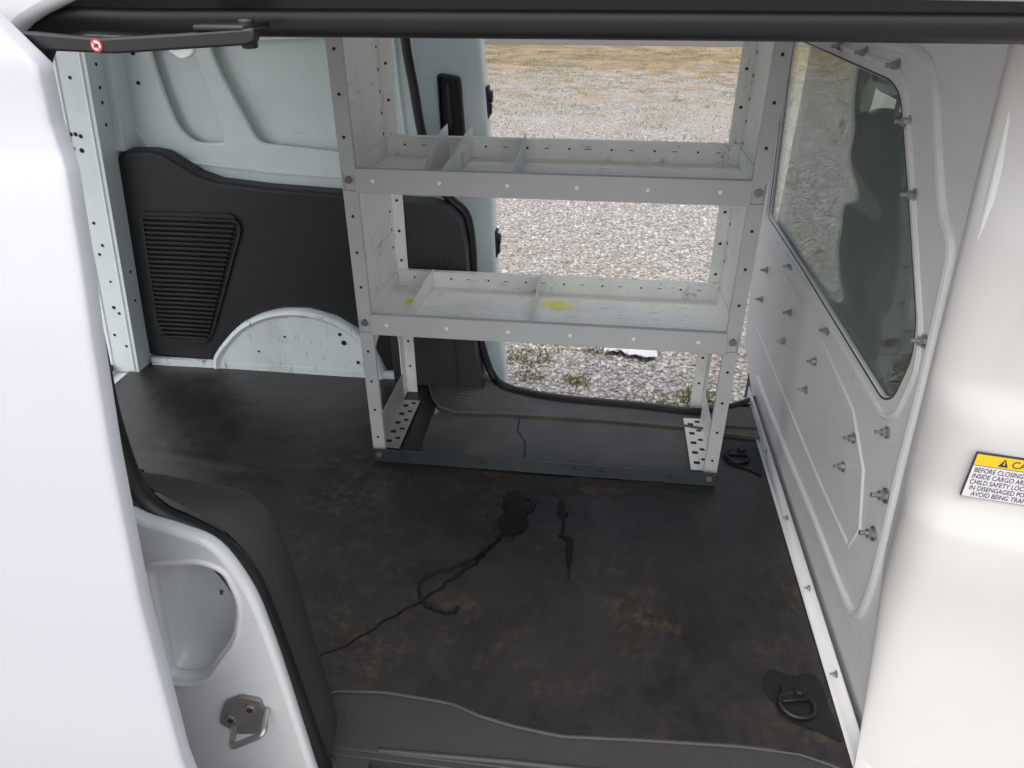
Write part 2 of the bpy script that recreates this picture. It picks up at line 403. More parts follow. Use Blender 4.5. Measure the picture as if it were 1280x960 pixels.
rec1=round_poly([(-1.30,1.00),(-1.285,.87),(-1.265,.775),(-1.22,.73),(-1.11,.73),(-1.15,.97),(-1.18,1.0)],.03)
rec2=round_poly([(-1.12,1.01),(-1.10,.93),(-1.02,.735),(-.62,.70),(-.62,1.04)],.03)
plate('inner_side_panel',[(-1.60,0),(-.42,0),(-.40,.55),(-.47,.62),(-.52,.8),(-.54,1.05),(-.52,1.14),(.6,1.145),(.6,1.24),(-1.60,1.24)],[rec1,rec2],yplane(2.105),.016,.006,'inner',van)
g=MB()
g.tube([(-1.40,2.096,1.1),(-1.405,2.096,.90),(-1.40,2.096,.78),(-1.36,2.096,.71),(-1.28,2.096,.68),(-1.0,2.096,.655),(-.6,2.096,.64)],.005,8)
g.tube([(-.585,2.096,1.2),(-.575,2.096,.9),(-.56,2.096,.66)],.006,8)
for (x,z,r) in [(-1.33,.62,.008),(-1.38,.68,.007),(-.60,.95,.008),(-.60,.86,.007),(-.585,.75,.01),(-1.35,.9,.006),(-.60,1.03,.006),(-1.345,.98,.007)]: g.disc((x,2.096,z),(0,-1,0),r,1)
g.obj('pressed_bead',['inner','hole'],parent=van)
g=MB(); g.box(-1.70,-.57,2.130,2.15,-.2,1.25); g.obj('outer_side_skin',['inner'],parent=van)
arch=[(-1.285,.02),(-1.262,.06),(-1.225,.105),(-1.16,.168),(-1.08,.213),(-1.0,.236),(-.91,.240),(-.82,.217),(-.755,.176),(-.705,.11),(-.67,.02)]
top=[(-.60,.612),(-.758,.615),(-.99,.625),(-1.14,.638),(-1.20,.658),(-1.25,.69),(-1.29,.715),(-1.33,.722),(-1.41,.720),(-1.445,.70),(-1.455,.66),(-1.47,.50),(-1.50,.2),(-1.515,.03)]
g=MB(); g.prism([(-.60,.02)]+top+arch,'y',2.03,2.098); trim=g.obj('quarter_trim',['black'],bevel=.012,parent=van,seg=3)
g=MB()
vent=round_poly([(-1.405,.54),(-1.10,.545),(-1.08,.50),(-1.255,.13),(-1.29,.09),(-1.43,.09),(-1.455,.14)],.02)
n=len(vent); cx=-1.28; cz=.33
ins=[(cx+(p[0]-cx)*.93,cz+(p[1]-cz)*.93) for p in vent]
g.add([(p[0],2.031,p[1]) for p in vent]+[(p[0],2.022,p[1]) for p in vent]+[(q[0],2.022,q[1]) for q in ins]+[(q[0],2.029,q[1]) for q in ins],
   [(i,(i+1)%n,(i+1)%n+n,i+n) for i in range(n)]+[(i+n,(i+1)%n+n,(i+1)%n+2*n,i+2*n) for i in range(n)]+[(i+2*n,(i+1)%n+2*n,(i+1)%n+3*n,i+3*n) for i in range(n)])
for k in range(27):
    z=.115+.41*k/26; f=(z-.09)/.45
    xl=-1.445+.055*f; xr=-1.285+.20*f
    g.box(xl,xr,2.014,2.0285,z-.003,z+.004)
g.obj('vent_grille',['black'],bevel=.001,parent=trim,seg=1)
g=MB(); A=cat_rom([(p[0],p[1]-.004,0) for p in arch],3); A=[(p.x,max(p.y,.012)) for p in A]
cxa=-.975
rows=[]
for (yy,sc) in ((2.095,1.0),(2.022,1.0),(2.016,.992),(2.010,.975),(2.007,.95)):
    rows.append([(cxa+(x-cxa)*sc,yy,z*sc if z>.03 else 0.0) for x,z in A])
rows.append([(cxa+(x-cxa)*.90,2.015,z*.90 if z>.03 else 0.0) for x,z in A])
g.grid(rows); r=rows[-1]; g.add(r,[tuple(range(len(r)))])
for x,z,q in ((-1.0,.14,.004),(-.80,.13,.009),(-.81,.16,.006),(-1.1,.08,.004),(-.76,.06,.006)): g.disc((x,2.0145,z),(0,-1,0),q,1)
g.box(-1.5,-.6,2.014,2.03,-.006,.028)
g.obj('wheel_arch',['arch','hole'],parent=van,ang=50)
ct=[(-.63,.012),(-.335,.012),(-.355,.12),(-.372,.30),(-.378,.48),(-.392,.56),(-.43,.598),(-.48,.610),(-.63,.612)]
g=MB(); g.prism(ct,'y',1.975,2.05)
g.tube([(-.42,1.974,.03),(-.43,1.974,.3),(-.435,1.974,.5)],.005,6)
g.obj('pillar_trim',['grey'],bevel=.014,parent=van,seg=3)
def lean(x,z): return x+.12*z
g=MB()
def lb(x0,x1,y0,y1,z0,z1,m=0):
    g.add([(lean(x,z),y,z) for x in (x0,x1) for y in (y0,y1) for z in (z0,z1)],
              [(0,1,3,2),(4,6,7,5),(0,4,5,1),(2,3,7,6),(0,2,6,4),(1,5,7,3)],m)
lb(-1.62,-1.515,1.96,2.10,0,1.24); lb(-1.86,-1.62,2.0,2.10,-.1,1.24); lb(-1.515,-1.49,2.03,2.10,.72,1.24)
for x,z,r in [(-1.60,.78,.006),(-1.585,.78,.006),(-1.57,.775,.006),(-1.60,.74,.006),(-1.575,.735,.007),(-1.58,.52,.005),(-1.565,.45,.005),(-1.58,.42,.005),(-1.56,.33,.004),(-1.565,.24,.006),(-1.55,.22,.005),(-1.58,.14,.005),(-1.545,.10,.005),(-1.57,.93,.005),(-1.555,1.0,.005)]:
    g.disc((lean(x,z),1.9595,z),(0,-1,0),r,1)
for z in (.80,.86,.90,.96,.25,.35): g.disc((lean(-1.5145,z),2.0,z),(1,0,0),.005,1)
for x in (-1.605,-1.53): g.tube([(lean(x,0.01),1.961,.01),(lean(x,1.2),1.961,1.2)],.0045,8)
g.obj('rear_pillar',['inner','hole'],bevel=.014,parent=van,seg=4)
g=MB(); lb(-1.655,-1.60,1.80,1.955,.004,.03); g.obj('rear_scuff_plate',['grey'],bevel=.006,parent=van)
door=empty('sliding_door',(-.8,2.28,0),None,None,van); lab(door,'open white sliding door seen from its inside edge')
dp=[(-1.40,-.2),(-.295,-.2),(-.30,-.08),(-.318,.15),(-.33,.35),(-.335,.52),(-.35,.80),(-.365,1.02),(-.39,1.16),(-1.40,1.16)]
g=MB(); g.prism(dp,'y',2.235,2.31)
g.obj('door_shell',['inner'],bevel=.012,parent=door,seg=3)
g=MB(); g.prism([(-1.2,-.1),(-.44,-.1),(-.45,.2),(-.46,.55),(-.48,.60),(-1.2,.60)],'y',2.215,2.236); g.obj('door_trim',['grey'],bevel=.008,parent=door)
# handle: raised rim around a recess with a pull bar
hp=round_poly([(-.492,.925),(-.424,.915),(-.416,.74),(-.488,.738)],.014)
hc=(-.455,.83); n=len(hp)
def hs(sc,y): return [(hc[0]+(p[0]-hc[0])*sc,y,hc[1]+(p[1]-hc[1])*(1-(1-sc)*.5)) for p in hp]
g=MB(); rr_=[hs(1,2.236),hs(1,2.212),hs(.86,2.208),hs(.78,2.230)]
rr_=[r+[r[0]] for r in rr_]; g.grid(rr_); g.add(rr_[-1][:-1],[tuple(range(n))])
g.tube([(-.462,2.215,.895),(-.458,2.190,.87),(-.456,2.185,.83),(-.455,2.190,.79),(-.456,2.215,.765)],.0085,10)
g.obj('door_handle',['black'],parent=door)
for (z,xx) in ((.84,-.353),(.40,-.332)):
    g=MB(); g.box(xx-.004,xx+.006,2.25,2.295,z-.045,z+.045); g.cyl((xx,2.272,z+.015),(xx+.016,2.272,z+.015),.018,14); g.box(xx,xx+.013,2.262,2.285,z-.035,z-.005)
    g.obj('door_latch',['black'],bevel=.003,parent=door)

# partition
part=empty('partition',(.5,1.5,0),None,None,van); lab(part,'grey riveted steel partition with tinted window')
def px(z): return .52-.06*z
def pfn(off=0): return lambda c:(px(c[1])+off+c[2],c[0],c[1])
win=round_poly([(2.12,1.04),(1.33,1.035),(1.275,1.02),(1.17,.90),(1.035,.74),(1.02,.69),(1.05,.60),(1.09,.572),(1.70,.572),(2.12,.565)],.03)
plo=[(2.26,.09),(2.26,1.2),(.95,1.2),(.93,.95),(.925,.70),(.92,.5),(.88,.3),(.79,.0),(2.02,0)]
plate('partition_panel',plo,[win],pfn(.008),.012,.004,'part',part)
def pt(y,z,off=-.0): return (px(z)+off,y,z)
g=MB()
bead=cat_rom([(1.55,1.085),(1.25,1.085),(1.16,1.06),(1.10,.99),(1.035,.91),(.985,.875),(.975,.83),(.965,.67),(.965,.52),(.96,.40),(.96,.27),(.985,.18),(1.06,.155),(1.28,.145),(1.60,.12),(2.0,.10)],6)
g.tube([pt(p[0],p[1],.004) for p in bead],.010,10)
cy_,cz_=1.6,.8
g.tube([pt(cy_+(p[0]-cy_)*1.045,cz_+(p[1]-cz_)*1.09,.004) for p in win],.007,8,closed=True)
g.tube([pt(2.1,.50,.004),pt(1.5,.505,.004),pt(1.2,.48,.004),pt(1.10,.42,.004),pt(1.06,.32,.004),pt(1.09,.25,.004),pt(1.3,.235,.004),pt(2.1,.22,.004)],.0055,8)
g.obj('pressed_bead',['part'],parent=part)
g=MB(); g.tube([pt(p[0],p[1],.003) for p in win],.0022,8,closed=True); g.obj('window_gasket',['gasket'],parent=part)
g=MB(); g.prism([(p[0],p[1]) for p in win],'x',0,.004); g.v=[(px(z)+.010+x,y,z) for x,y,z in g.v]; g.obj('partition_window',['glass'],parent=part,smooth=False)
g=MB(); g.add([(.504,.785,.005),(.504,2.03,.005),(.505,2.03,.050),(.505,.785,.050),(.492,.785,.006),(.492,2.03,.006)],[(0,1,2,3),(0,4,5,1)])
so=g.obj('floor_flange',['flange'],parent=part); sm=so.modifiers.new('s','SOLIDIFY'); sm.thickness=.003; 
g=MB(); g.cyl((0,0,0),(-.0022,0,0),.0110,14); g.cyl((-.0022,0,0),(-.010,0,0),.0072,6); g.cyl((-.010,0,0),(-.020,0,0),.0036,8)
bolt0=g.obj('bolt',['steel'],parent=part,smooth=False)
BL=[(1.64,1.058,0),(1.31,1.06,0),(1.14,.90,0),(.992,.73,0),(1.04,.54,0),(1.17,.44,0),(1.19,.36,0),(1.50,.35,0),(1.47,.44,0),(1.75,.35,0),(2.07,.33,0),(1.73,.44,0),(1.42,.54,0),(2.05,.43,0),(1.79,.54,0),(.99,.45,1),(1.0,.36,1),(1.70,.035,2),(1.42,.035,2),(1.19,.035,2),(.97,.035,2),(1.95,.035,2),(1.48,1.062,0),(1.22,.99,0)]
first=True
for (y,z,k) in BL:
    if first: b1=bolt0; first=False
    else:
        b1=bolt0.copy(); COL.objects.link(b1)
    x={0:px(z)+.001,1:px(z)+.001,2:.502}[k]
    s_={0:.95,1:1.2,2:.6}[k]
    par(b1,part); b1.location=(x,y,z); b1.scale=(s_,s_,s_); b1.rotation_euler=(random.random()*3,0,0)

def pil_off(z):
    tab=[(-.2,.055),(.45,.052),(.505,.044),(.545,.020),(.66,.016),(.68,.010),(.715,-.012),(.90,-.014),(.93,-.022),(.985,-.055),(1.1,-.058),(1.3,-.06)]
    return interp(tab,z)
base=cat_rom([(.560,.985),(.522,.968),(.503,.938),(.505,.908),(.520,.888),(.555,.873),(.62,.861),(.70,.853),(.80,.842),(.95,.82)],6)
nb=len(base)
rows=[]
zz=[-.2,-.1,0,.05,.1,.15,.2,.25,.3,.35,.4,.44,.47,.49,.505,.52,.535,.55,.57,.62,.65,.665,.68,.69,.70,.715,.735,.8,.87,.90,.92,.94,.96,.985,1.01,1.05,1.1,1.2]
for z in zz:
    r=[]
    ys=-.50*max(0,.36-z)**1.15
    for i,p in enumerate(base):
        a=base[max(i-1,0)];c_=base[min(i+1,nb-1)]; d=(c_-a).normalized(); nrm=Vector((d.y,-d.x))
        if nrm.x>0 or (nrm.y>0): nrm=-nrm
        w=min(1,max(0,(i-13)/13)); w=w*w*(3-2*w); off=pil_off(z)*w
        lx=-.06*(z-.2)
        xx=p.x+nrm.x*off+lx*(1-w); yy=p.y+nrm.y*off+(.03*(z-.55))*(1-w)+ys*(1-.6*w)
        r.append((xx,yy,z))
    rows.append(r)
g=MB(); g.grid(rows); pill=g.obj('pillar_cover',['pillar'],parent=van,ang=80)
sub=pill.modifiers.new('s','SUBSURF'); sub.levels=1; sub.render_levels=1
P1=Vector((.525,.876)); P3=Vector((.62,.861)); d2=(P3-P1).normalized(); n2=Vector((d2.y,-d2.x)); 
if n2.y>0: n2=-n2
def stk(c):
    s0=.000+c[0]; h=.563+c[1]; q=P1+d2*s0+n2*(.0220+c[2]); return (q.x,q.y,h)
st=empty('warning_sticker',(.54,.87,.57),None,None,van); lab(st,'white caution sticker with yellow header')
def splate(x0,x1,y0,y1,z0,z1,mat,name):
    g=MB(); g.box(x0,x1,y0,y1,z0,z1); g.v=[stk(v) for v in g.v]; return g.obj(name,[mat],parent=st,smooth=False)
splate(0,.130,0,.072,-.004,.0006,'ink','sticker_border')
splate(.0008,.1292,.0008,.0525,.0007,.0010,'stick','sticker_face')
splate(.0008,.1292,.0536,.0712,.0007,.0010,'yellow','sticker_header')
text('CAUTION',.0150,lambda c:stk((c.x+.044,c.y+.0570,.0012+c.z)),'ink','sticker_heading',st,width=.9)
for i,l in enumerate(['BEFORE CLOSING DOORS','INSIDE CARGO AREA','CHILD SAFETY LOCK','IN DISENGAGED POSITION','AVOID BEING TRAPPED']):
    text(l,.0106,lambda c,i=i:stk((c.x+.004+(.002 if i in(3,) else 0)+(.007 if i==4 else 0),c.y+.0425-i*.0098,.0012+c.z)),'ink','sticker_text',st,width=.70)
g=MB(); g.prism([(.029,.0565),(.0405,.0565),(.03475,.0688)],'z',.0012,.0016); g.prism([(.0337,.0595),(.0358,.0595),(.0353,.0650),(.0342,.0650)],'z',.0017,.0019,1); g.v=[stk(v) for v in g.v]; g.obj('warning_triangle',['ink','yellow'],parent=st,smooth=False)

hole=cat_rom([(-.415,-.03),(-.421,.056),(-.432,.25),(-.440,.36),(-.452,.45),(-.483,.524),(-.53,.548),(-.585,.568),(-.622,.62),(-.62,.78),(-.60,.95),(-.58,1.08),(-.54,1.15),(-.46,1.184)],5)
hole=[tuple(p) for p in hole]+[(.2,1.184),(.84,1.176),(.90,1.10),(.90,-.03)]
pocket=round_poly([(-.590,.485),(-.505,.503),(-.473,.49),(-.462,.43),(-.483,.353),(-.545,.262),(-.575,.243),(-.62,.243)],.025)
plate('near_side_panel',[(-1.70,-.25),(1.9,-.25),(1.9,1.30),(-1.70,1.30)],[hole,pocket],yplane(.67),.022,.008,'jamb',van)
n=len(pocket); cx,cz=-.53,.38
rows=[]
for yy,sc in ((.664,1.02),(.680,.985),(.700,.95),(.712,.86),(.718,.6),(.720,.3),(.721,.05)):
    rows.append([(cx+(p[0]-cx)*sc,yy,cz+(p[1]-cz)*sc) for p in pocket]+[(cx+(pocket[0][0]-cx)*sc,yy,cz+(pocket[0][1]-cz)*sc)])
g=MB(); g.grid(rows); g.tube([(p[0],.659,p[1]) for p in [(cx+(q[0]-cx)*1.03,cz+(q[1]-cz)*1.03) for q in pocket]],.0045,8,closed=True)
g.obj('jamb_pocket',['jamb'],parent=van,ang=60)
sk=empty('door_striker',(-.50,.655,.17),None,None,van)
g=MB(); pl=round_poly([(-.548,.160),(-.520,.136),(-.480,.146),(-.464,.180),(-.468,.228),(-.500,.232),(-.528,.212)],.006)
g.prism([tuple(p) for p in pl],'y',.652,.6585); 
for x,z in ((-.486,.208),(-.524,.176)): g.cyl((x,.652,z),(x,.648,z),.010,6); g.disc((x,.648,z),(0,-1,0),.005,1)
g.obj('striker_plate',['dsteel','hole'],bevel=.0015,parent=sk)
g=MB(); g.tube(round_poly([(-.462,.655,.204),(-.452,.618,.200),(-.512,.618,.156),(-.524,.655,.158)],.010,5,False),.0052,10); g.obj('striker_loop',['steel'],parent=sk)
ns=[(-.405,.695,-.08),(-.418,.695,.005),(-.431,.695,.15),(-.442,.695,.27),(-.454,.695,.39),(-.466,.695,.45),(-.490,.695,.498),(-.53,.695,.528),(-.572,.695,.552),(-.598,.695,.60),(-.600,.695,.70),(-.590,.695,.80),(-.572,.695,.98),(-.562,.695,1.07),(-.548,.695,1.125),(-.505,.695,1.156),(-.40,.695,1.158),(0,.695,1.159),(.4,.695,1.159),(.80,.695,1.158)]
g=MB(); g.tube(cat_rom(ns,6),.0165,12); 
g.tube([(p[0]-(.006 if p[2]<1.1 else 0),.680,p[2]+(.018 if p[2]>1.1 else -.004)) for p in cat_rom(ns,6)],.013,8)
g.obj('door_seal',['rubber'],parent=van)
A_=cat_rom([(-.70,.71,.60),(-.62,.71,.60),(-.56,.71,.566),(-.50,.71,.525),(-.462,.71,.465),(-.448,.71,.38),(-.436,.71,.25),(-.424,.71,.10),(-.41,.71,-.05)],6)
B_=cat_rom([(-.74,.80,.530),(-.60,.80,.524),(-.525,.80,.517),(-.478,.80,.487),(-.456,.80,.400),(-.447,.80,.29),(-.440,.80,.18),(-.430,.80,.06),(-.428,.80,-.01)],6)
rows=[]
for t in (0,.15,.35,.6,.85,1.0):
    bulge=.012*math.sin(math.pi*t)
    rows.append([(a.x+(b_.x-a.x)*t+bulge*.7,a.y+(b_.y-a.y)*t,a.z+(b_.z-a.z)*t+bulge*.7) for a,b_ in zip(A_,B_)])
rows.append([(b_.x-.006,b_.y+.012,b_.z-.01) for b_ in B_]); rows.append([(b_.x-.02,b_.y+.016,b_.z-.04) for b_ in B_])
rows.append([(b_.x-.10,b_.y+.016,b_.z-.04) for b_ in B_])
g=MB(); g.grid(rows); g.box(-.64,-.622,.735,.755,.565,.577,1)
g.obj('pillar_trim',['grey','black'],parent=van,ang=60)
g=MB(); g.box(-1.6,-.60,.735,.80,-.01,.42); g.obj('inner_side_panel',['inner'],parent=van)
rows=[]
for i in range(11):
    y=.66+1.56*i/10; z=1.29+.06*math.sin(math.pi*i/10); rows.append([(-1.75,y,z),(0,y,z+.01),(1.5,y,z)])
g=MB(); g.grid(rows); r2=g.obj('roof',['roof'],parent=van); r2.modifiers.new('s','SOLIDIFY').thickness=.03
g=MB(); g.box(.53,.66,2.08,2.2,-.2,1.28); g.obj('front_pillar_trim',['black'],bevel=.02,parent=van)
plate('front_door',[(.66,-.3),(1.9,-.3),(1.9,.7),(1.5,1.28),(.66,1.28)],[round_poly([(.70,.60),(1.65,.60),(1.4,1.14),(.72,1.14)],.05)],yplane(2.2),.05,.01,'grey',van)
g=MB(); g.box(1.85,1.9,.69,2.2,-.3,.55); g.box(1.55,1.85,.75,2.15,.35,.52); g.obj('dashboard',['black'],bevel=.03,parent=van)
g=MB(); g.box(.9,1.9,.66,.69,.0,.6); g.obj('front_door',['grey'],parent=van)
def seat(y0,y1):
    s=empty('front_seat',(.9,(y0+y1)/2,0),None,None,van)
    g=MB(); prof=[(.62,.15),(.66,.85),(.68,.88),(.74,.88),(.78,.84),(.80,.35),(.78,.18)]
    g.prism(prof,'y',y0,y1); g.obj('seat_back',['seat'],bevel=.045,parent=s,seg=4)
    g=MB(); g.prism([(.75,.12),(.75,.28),(1.2,.31),(1.26,.26),(1.25,.12)],'y',y0+.01,y1-.01); g.obj('seat_cushion',['seat'],bevel=.04,parent=s,seg=4)
    ym=(y0+y1)/2
    g=MB(); g.prism([(.64,.93),(.65,1.08),(.70,1.10),(.745,1.06),(.74,.93)],'y',ym-.13,ym+.13); g.obj('headrest',['seat'],bevel=.035,parent=s,seg=4)
    for q in (-.06,.06):
        g=MB(); g.cyl((.69,ym+q,.84),(.69,ym+q,.95),.006); g.obj('headrest_post',['steel'],parent=s)
seat(1.62,2.08); seat(.90,1.32)

nd_=empty('sliding_door',(-1.0,.52,0),None,None,van); lab(nd_,'glossy white sliding door slid fully open')
prof=[(-.35,.462),(.0,.466),(.352,.476),(.60,.498),(.78,.524),(.90,.548),(1.04,.582),(1.056,.589),(1.075,.593),(1.10,.597),(1.135,.601),(1.165,.612)]
def edgex(z):
    return interp([(-.35,-.445),(.35,-.468),(.60,-.467),(.78,-.464),(.95,-.462),(1.04,-.464),(1.060,-.470),(1.080,-.474),(1.128,-.474),(1.168,-.522)],z)
pz=[]
for (a,ya),(b_,yb) in zip(prof,prof[1:]):
    for k in range(4): pz.append((a+(b_-a)*k/4,ya+(yb-ya)*k/4))
pz.append(prof[-1])
rows=[]
for z,y in pz:
    e=edgex(z)
    rows.append([(-1.6,y,z),(-1.0,y,z),(e-.008,y,z),(e-.002,y+.001,z),(e,y+.004,z),(e,y+.02,z),(e-.02,y+.022,z),(-1.6,y+.022,z)])
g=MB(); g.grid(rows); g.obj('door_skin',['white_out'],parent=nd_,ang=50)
am=empty('door_guide_arm',(-.4,.64,1.14),None,None,van); lab(am,'black door guide arm with round warning sticker')
g=MB(); g.prism([(-.495,1.149),(-.60,1.149),(-.60,1.139),(-.495,1.135),(-.42,1.133),(-.30,1.141),(-.292,1.144),(-.292,1.154),(-.36,1.149),(-.43,1.145)],'y',.628,.640)
g.box(-.345,-.300,.628,.69,1.151,1.156); g.cyl((-.305,.645,1.137),(-.305,.645,1.160),.007,12); g.cyl((-.33,.655,1.140),(-.33,.655,1.15),.006,10)
g.obj('arm_bar',['rubber'],bevel=.002,parent=am)
g=MB(); g.cyl((-.434,.6278,1.1395),(-.434,.6272,1.1395),.0054,20,0); g.cyl((-.434,.6272,1.1395),(-.434,.6269,1.1395),.0039,20,1)
g.box(-.4360,-.4320,.6264,.6269,1.1380,1.1410,2); g.add([(-.4372,.6262,1.1428),(-.4364,.6262,1.1433),(-.4308,.6262,1.1362),(-.4316,.6262,1.1357)],[(0,1,2,3)],0)
g.obj('round_sticker',['red','stick','ink'],parent=am)
g=MB(); g.prism(round_poly([(-.425,1.165),(-.418,1.132),(-.402,1.120),(-.388,1.126),(-.384,1.165)],.006),'y',.70,.708); g.cyl((-.404,.70,1.136),(-.404,.697,1.136),.006,12,1); g.obj('track_bracket',['jamb','hole'],bevel=.002,parent=van)

def tiedown(cx,cy,rot):
    e=empty('tie_down_ring',(cx,cy,.004),None,None,van)
    R=Matrix.Rotation(rot,3,'Z')
    def T(v): w=R@Vector(v); return (w.x+cx,w.y+cy,w.z)
    pp=cat_rom([(-.03,-.03,0),(.02,-.055,0),(.05,-.075,0),(.055,-.02,0),(.06,.06,0),(.01,.062,0),(-.02,.08,0),(-.05,.05,0),(-.046,.01,0)],4,True)
    g=MB(); g.prism([(p.x+random.uniform(-.0015,.0015),p.y+random.uniform(-.0015,.0015)) for p in pp],'z',.0070,.0080); g.v=[T(v) for v in g.v]; g.obj('recess_plate',['rubber'],parent=e)
    g=MB(); ring=[]
    for x,y,z in [(-.032,.012,.016),(-.036,-.008,.016),(-.022,-.026,.015),(.004,-.030,.013),(.022,-.018,.012),(.026,.004,.012),(.016,.016,.012),(-.012,.022,.014)]: ring.append((x,y,z))
    g.tube(cat_rom(ring,4,True),.0042,10,closed=True); g.cyl((.008,.020,.0088),(.008,.020,.026),.011,8); g.prism([(-.030,.004),(.030,.004),(.026,.040),(-.018,.042)],'z',.0082,.016)
    g.v=[T(v) for v in g.v]; g.obj('ring',['rubber'],bevel=.0015,parent=e)
tiedown(.425,.915,.2); tiedown(.43,1.70,.0)

# ------------------------------------------------------------------ shelving unit
sh=empty('shelving_unit',(-.115,1.76,0),'white perforated metal van shelving unit with shade-toned fronts on the floor','shelf')
XL,XR,YF,YB,ZT=-.58,.35,1.573,1.945,1.16
def end(x,s):
    g=MB()
    g.box(min(x,x+s*.003),max(x,x+s*.003),YF+.003,YB-.003,.36,ZT,1)
    g.box(min(x,x+s*.003),max(x,x+s*.003),YF+.003,YF+.06,.008,.36,1); g.box(min(x,x+s*.003),max(x,x+s*.003),YB-.05,YB-.003,.008,.36,1)
    pr=[(YF+.06,.36),(YF+.06,.20),(YF+.075,.26),(YF+.11,.31),(YF+.18,.335),(YB-.12,.335),(YB-.07,.30),(YB-.05,.20),(YB-.05,.36)]
    g.prism(pr,'x',min(x,x+s*.003),max(x,x+s*.003),1)
    g.box(min(x,x+s*.034),max(x,x+s*.034),YF,YF+.003,.004,ZT,0)
    g.box(min(x+s*.031,x+s*.034),max(x+s*.031,x+s*.034),YF+.003,YF+.012,.004,ZT,0)
    g.box(min(x,x+s*.034),max(x,x+s*.034),YB-.003,YB,.004,ZT,1)
    z=.08
    while z<ZT-.02:
        g.disc((x+s*.017,YF-.0004,z),(0,-1,0),.0036,2); g.disc((x+s*.017,YB-.0034,z+.02),(0,-1,0),.004,2); z+=.088
    z=.5
    while z<ZT:
        for yy in (YF+.03,YB-.03): g.disc((x+s*.0032,yy,z),(s,0,0),.0042,2,8)
        z+=.052
    for zz_ in (.425,.78): g.disc((x+s*.017,YF-.0004,zz_),(0,-1,0),.009,3,12,.004)
    return g.obj('end_panel',['post','panel','hole','dsteel'],parent=sh,ang=30,bevel=.0006)
end(XL,1); end(XR,-1)
def tray(z0,tilt,divs):
    t=empty('shelf_tray',(-.115,1.76,z0),None,None,sh)
    a,b_=XL+.003,XR-.003; zf=z0; zb=z0-tilt
    g=MB()
    g.add([(a,YF,zf),(b_,YF,zf),(b_,YB-.004,zb),(a,YB-.004,zb),(a,YF,zf+.002),(b_,YF,zf+.002),(b_,YB-.004,zb+.002),(a,YB-.004,zb+.002)],[(0,3,2,1),(4,5,6,7),(0,1,5,4),(2,3,7,6),(1,2,6,5),(3,0,4,7)],1)
    g.box(a,b_,YB-.006,YB-.0035,zb+.002,zb+.055,1); g.box(a,b_,YB-.018,YB-.006,zb+.052,zb+.0545,1)
    for x in (a+.001,b_-.003): g.add([(x,YF,zf+.002),(x,YB-.006,zb+.002),(x,YB-.006,zb+.045),(x,YF,zf+.045),(x+.002,YF,zf+.002),(x+.002,YB-.006,zb+.002),(x+.002,YB-.006,zb+.045),(x+.002,YF,zf+.045)],[(0,1,2,3),(4,7,6,5),(0,4,5,1),(2,6,7,3),(1,5,6,2),(0,3,7,4)],1)
    k=a+.05
    while k<b_: g.disc((k,YB-.0062,zb+.03),(0,-1,0),.003,2,8); g.box(k+.045,k+.057,YB-.0068,YB-.006,zb+.029,zb+.031,2); k+=.11
    g.obj('tray_pan',['post','tray','hole'],parent=t,bevel=.0006)
    g=MB()
    g.box(a+.028,b_-.028,YF-.0035,YF-.001,zf-.004,zf+.050,0); g.box(a+.028,b_-.028,YF-.001,YF+.013,zf+.0475,zf+.050,0)
    k=a+.07
    while k<b_-.03: g.disc((k,YF-.0037,zf+.024),(0,-1,0),.0048,1,8); k+=.152
    g.obj('tray_lip',['post','roof'],parent=t,bevel=.0008)
    for (x,tx,h) in divs:
        g=MB(); n=9; f1=[];f2=[]
        for i in range(n):
            y=YF+.012+(YB-.02-YF-.012)*i/(n-1); zb_=zf-tilt*(y-YF)/(YB-YF)+.003; hh=h*(.45+.55*min(1,(i+1)/n*1.3))
            xx=x+tx*(y-YF)
            f1.append((xx,y,zb_)); f2.append((xx+.004*(1 if tx>0 else 0),y,zb_+hh))
        g.grid([f1,f2]); g.grid([[(q[0]-.012,q[1],q[2]) for q in f1],f1])
        o=g.obj('tray_divider',['panel'],parent=t,smooth=False); o.modifiers.new('s','SOLIDIFY').thickness=.0018
tray(.755,.004,[(-.40,-.02,.085),(-.355,.03,.08),(-.20,.0,.065)])
tray(.398,.026,[(-.475,.01,.06),(-.16,.01,.06)])
g=MB(); g.box(XL+.004,XR-.002,YF-.012,YF-.009,.006,.048,0); g.box(XL+.004,XR-.002,YF-.009,YF+.02,.007,.010,0)
for x in (-.50,-.28,-.03,.04,.22): g.box(x,x+.018,YF-.0132,YF-.012,.026,.031,1)
g.box(XL+.004,XR-.002,YF-.016,YF-.012,.044,.050,0)
for x in (XL+.02,XR-.02): g.disc((x,YF-.012,.03),(0,-1,0),.008,2,8,.005)
g.obj('base_rail',['rail','hole','dsteel'],parent=sh,bevel=.0008)
for x,s in ((XL+.004,1),(XR-.004,-1)):
    g=MB(); x1=x+s*.055; a,b_=min(x,x1),max(x,x1)
    g.box(a,b_,YF+.045,YB-.07,.012,.015,0); g.box(min(x,x+s*.003),max(x,x+s*.003),YF+.03,YB-.06,.015,.10,0)
    for k in range(5):
        yy=YF+.07+k*.048; g.box(a+.010,a+.026,yy,yy+.012,.0147,.0158,1); g.box(a+.032,a+.046,yy+.018,yy+.028,.0147,.0158,1)
    g.obj('foot_bracket',['bracket' if s>0 else 'panel','hole'],parent=sh,bevel=.0008)

g=MB(); g.cyl((.095,1.715,.764),(.120,1.712,.764),.006,10); g.cyl((.120,1.712,.764),(.128,1.711,.764),.0045,10); o=g.obj('bottle_cap',['blue']); lab(o,'small dark blue plastic cap lying on upper shelf','cap')

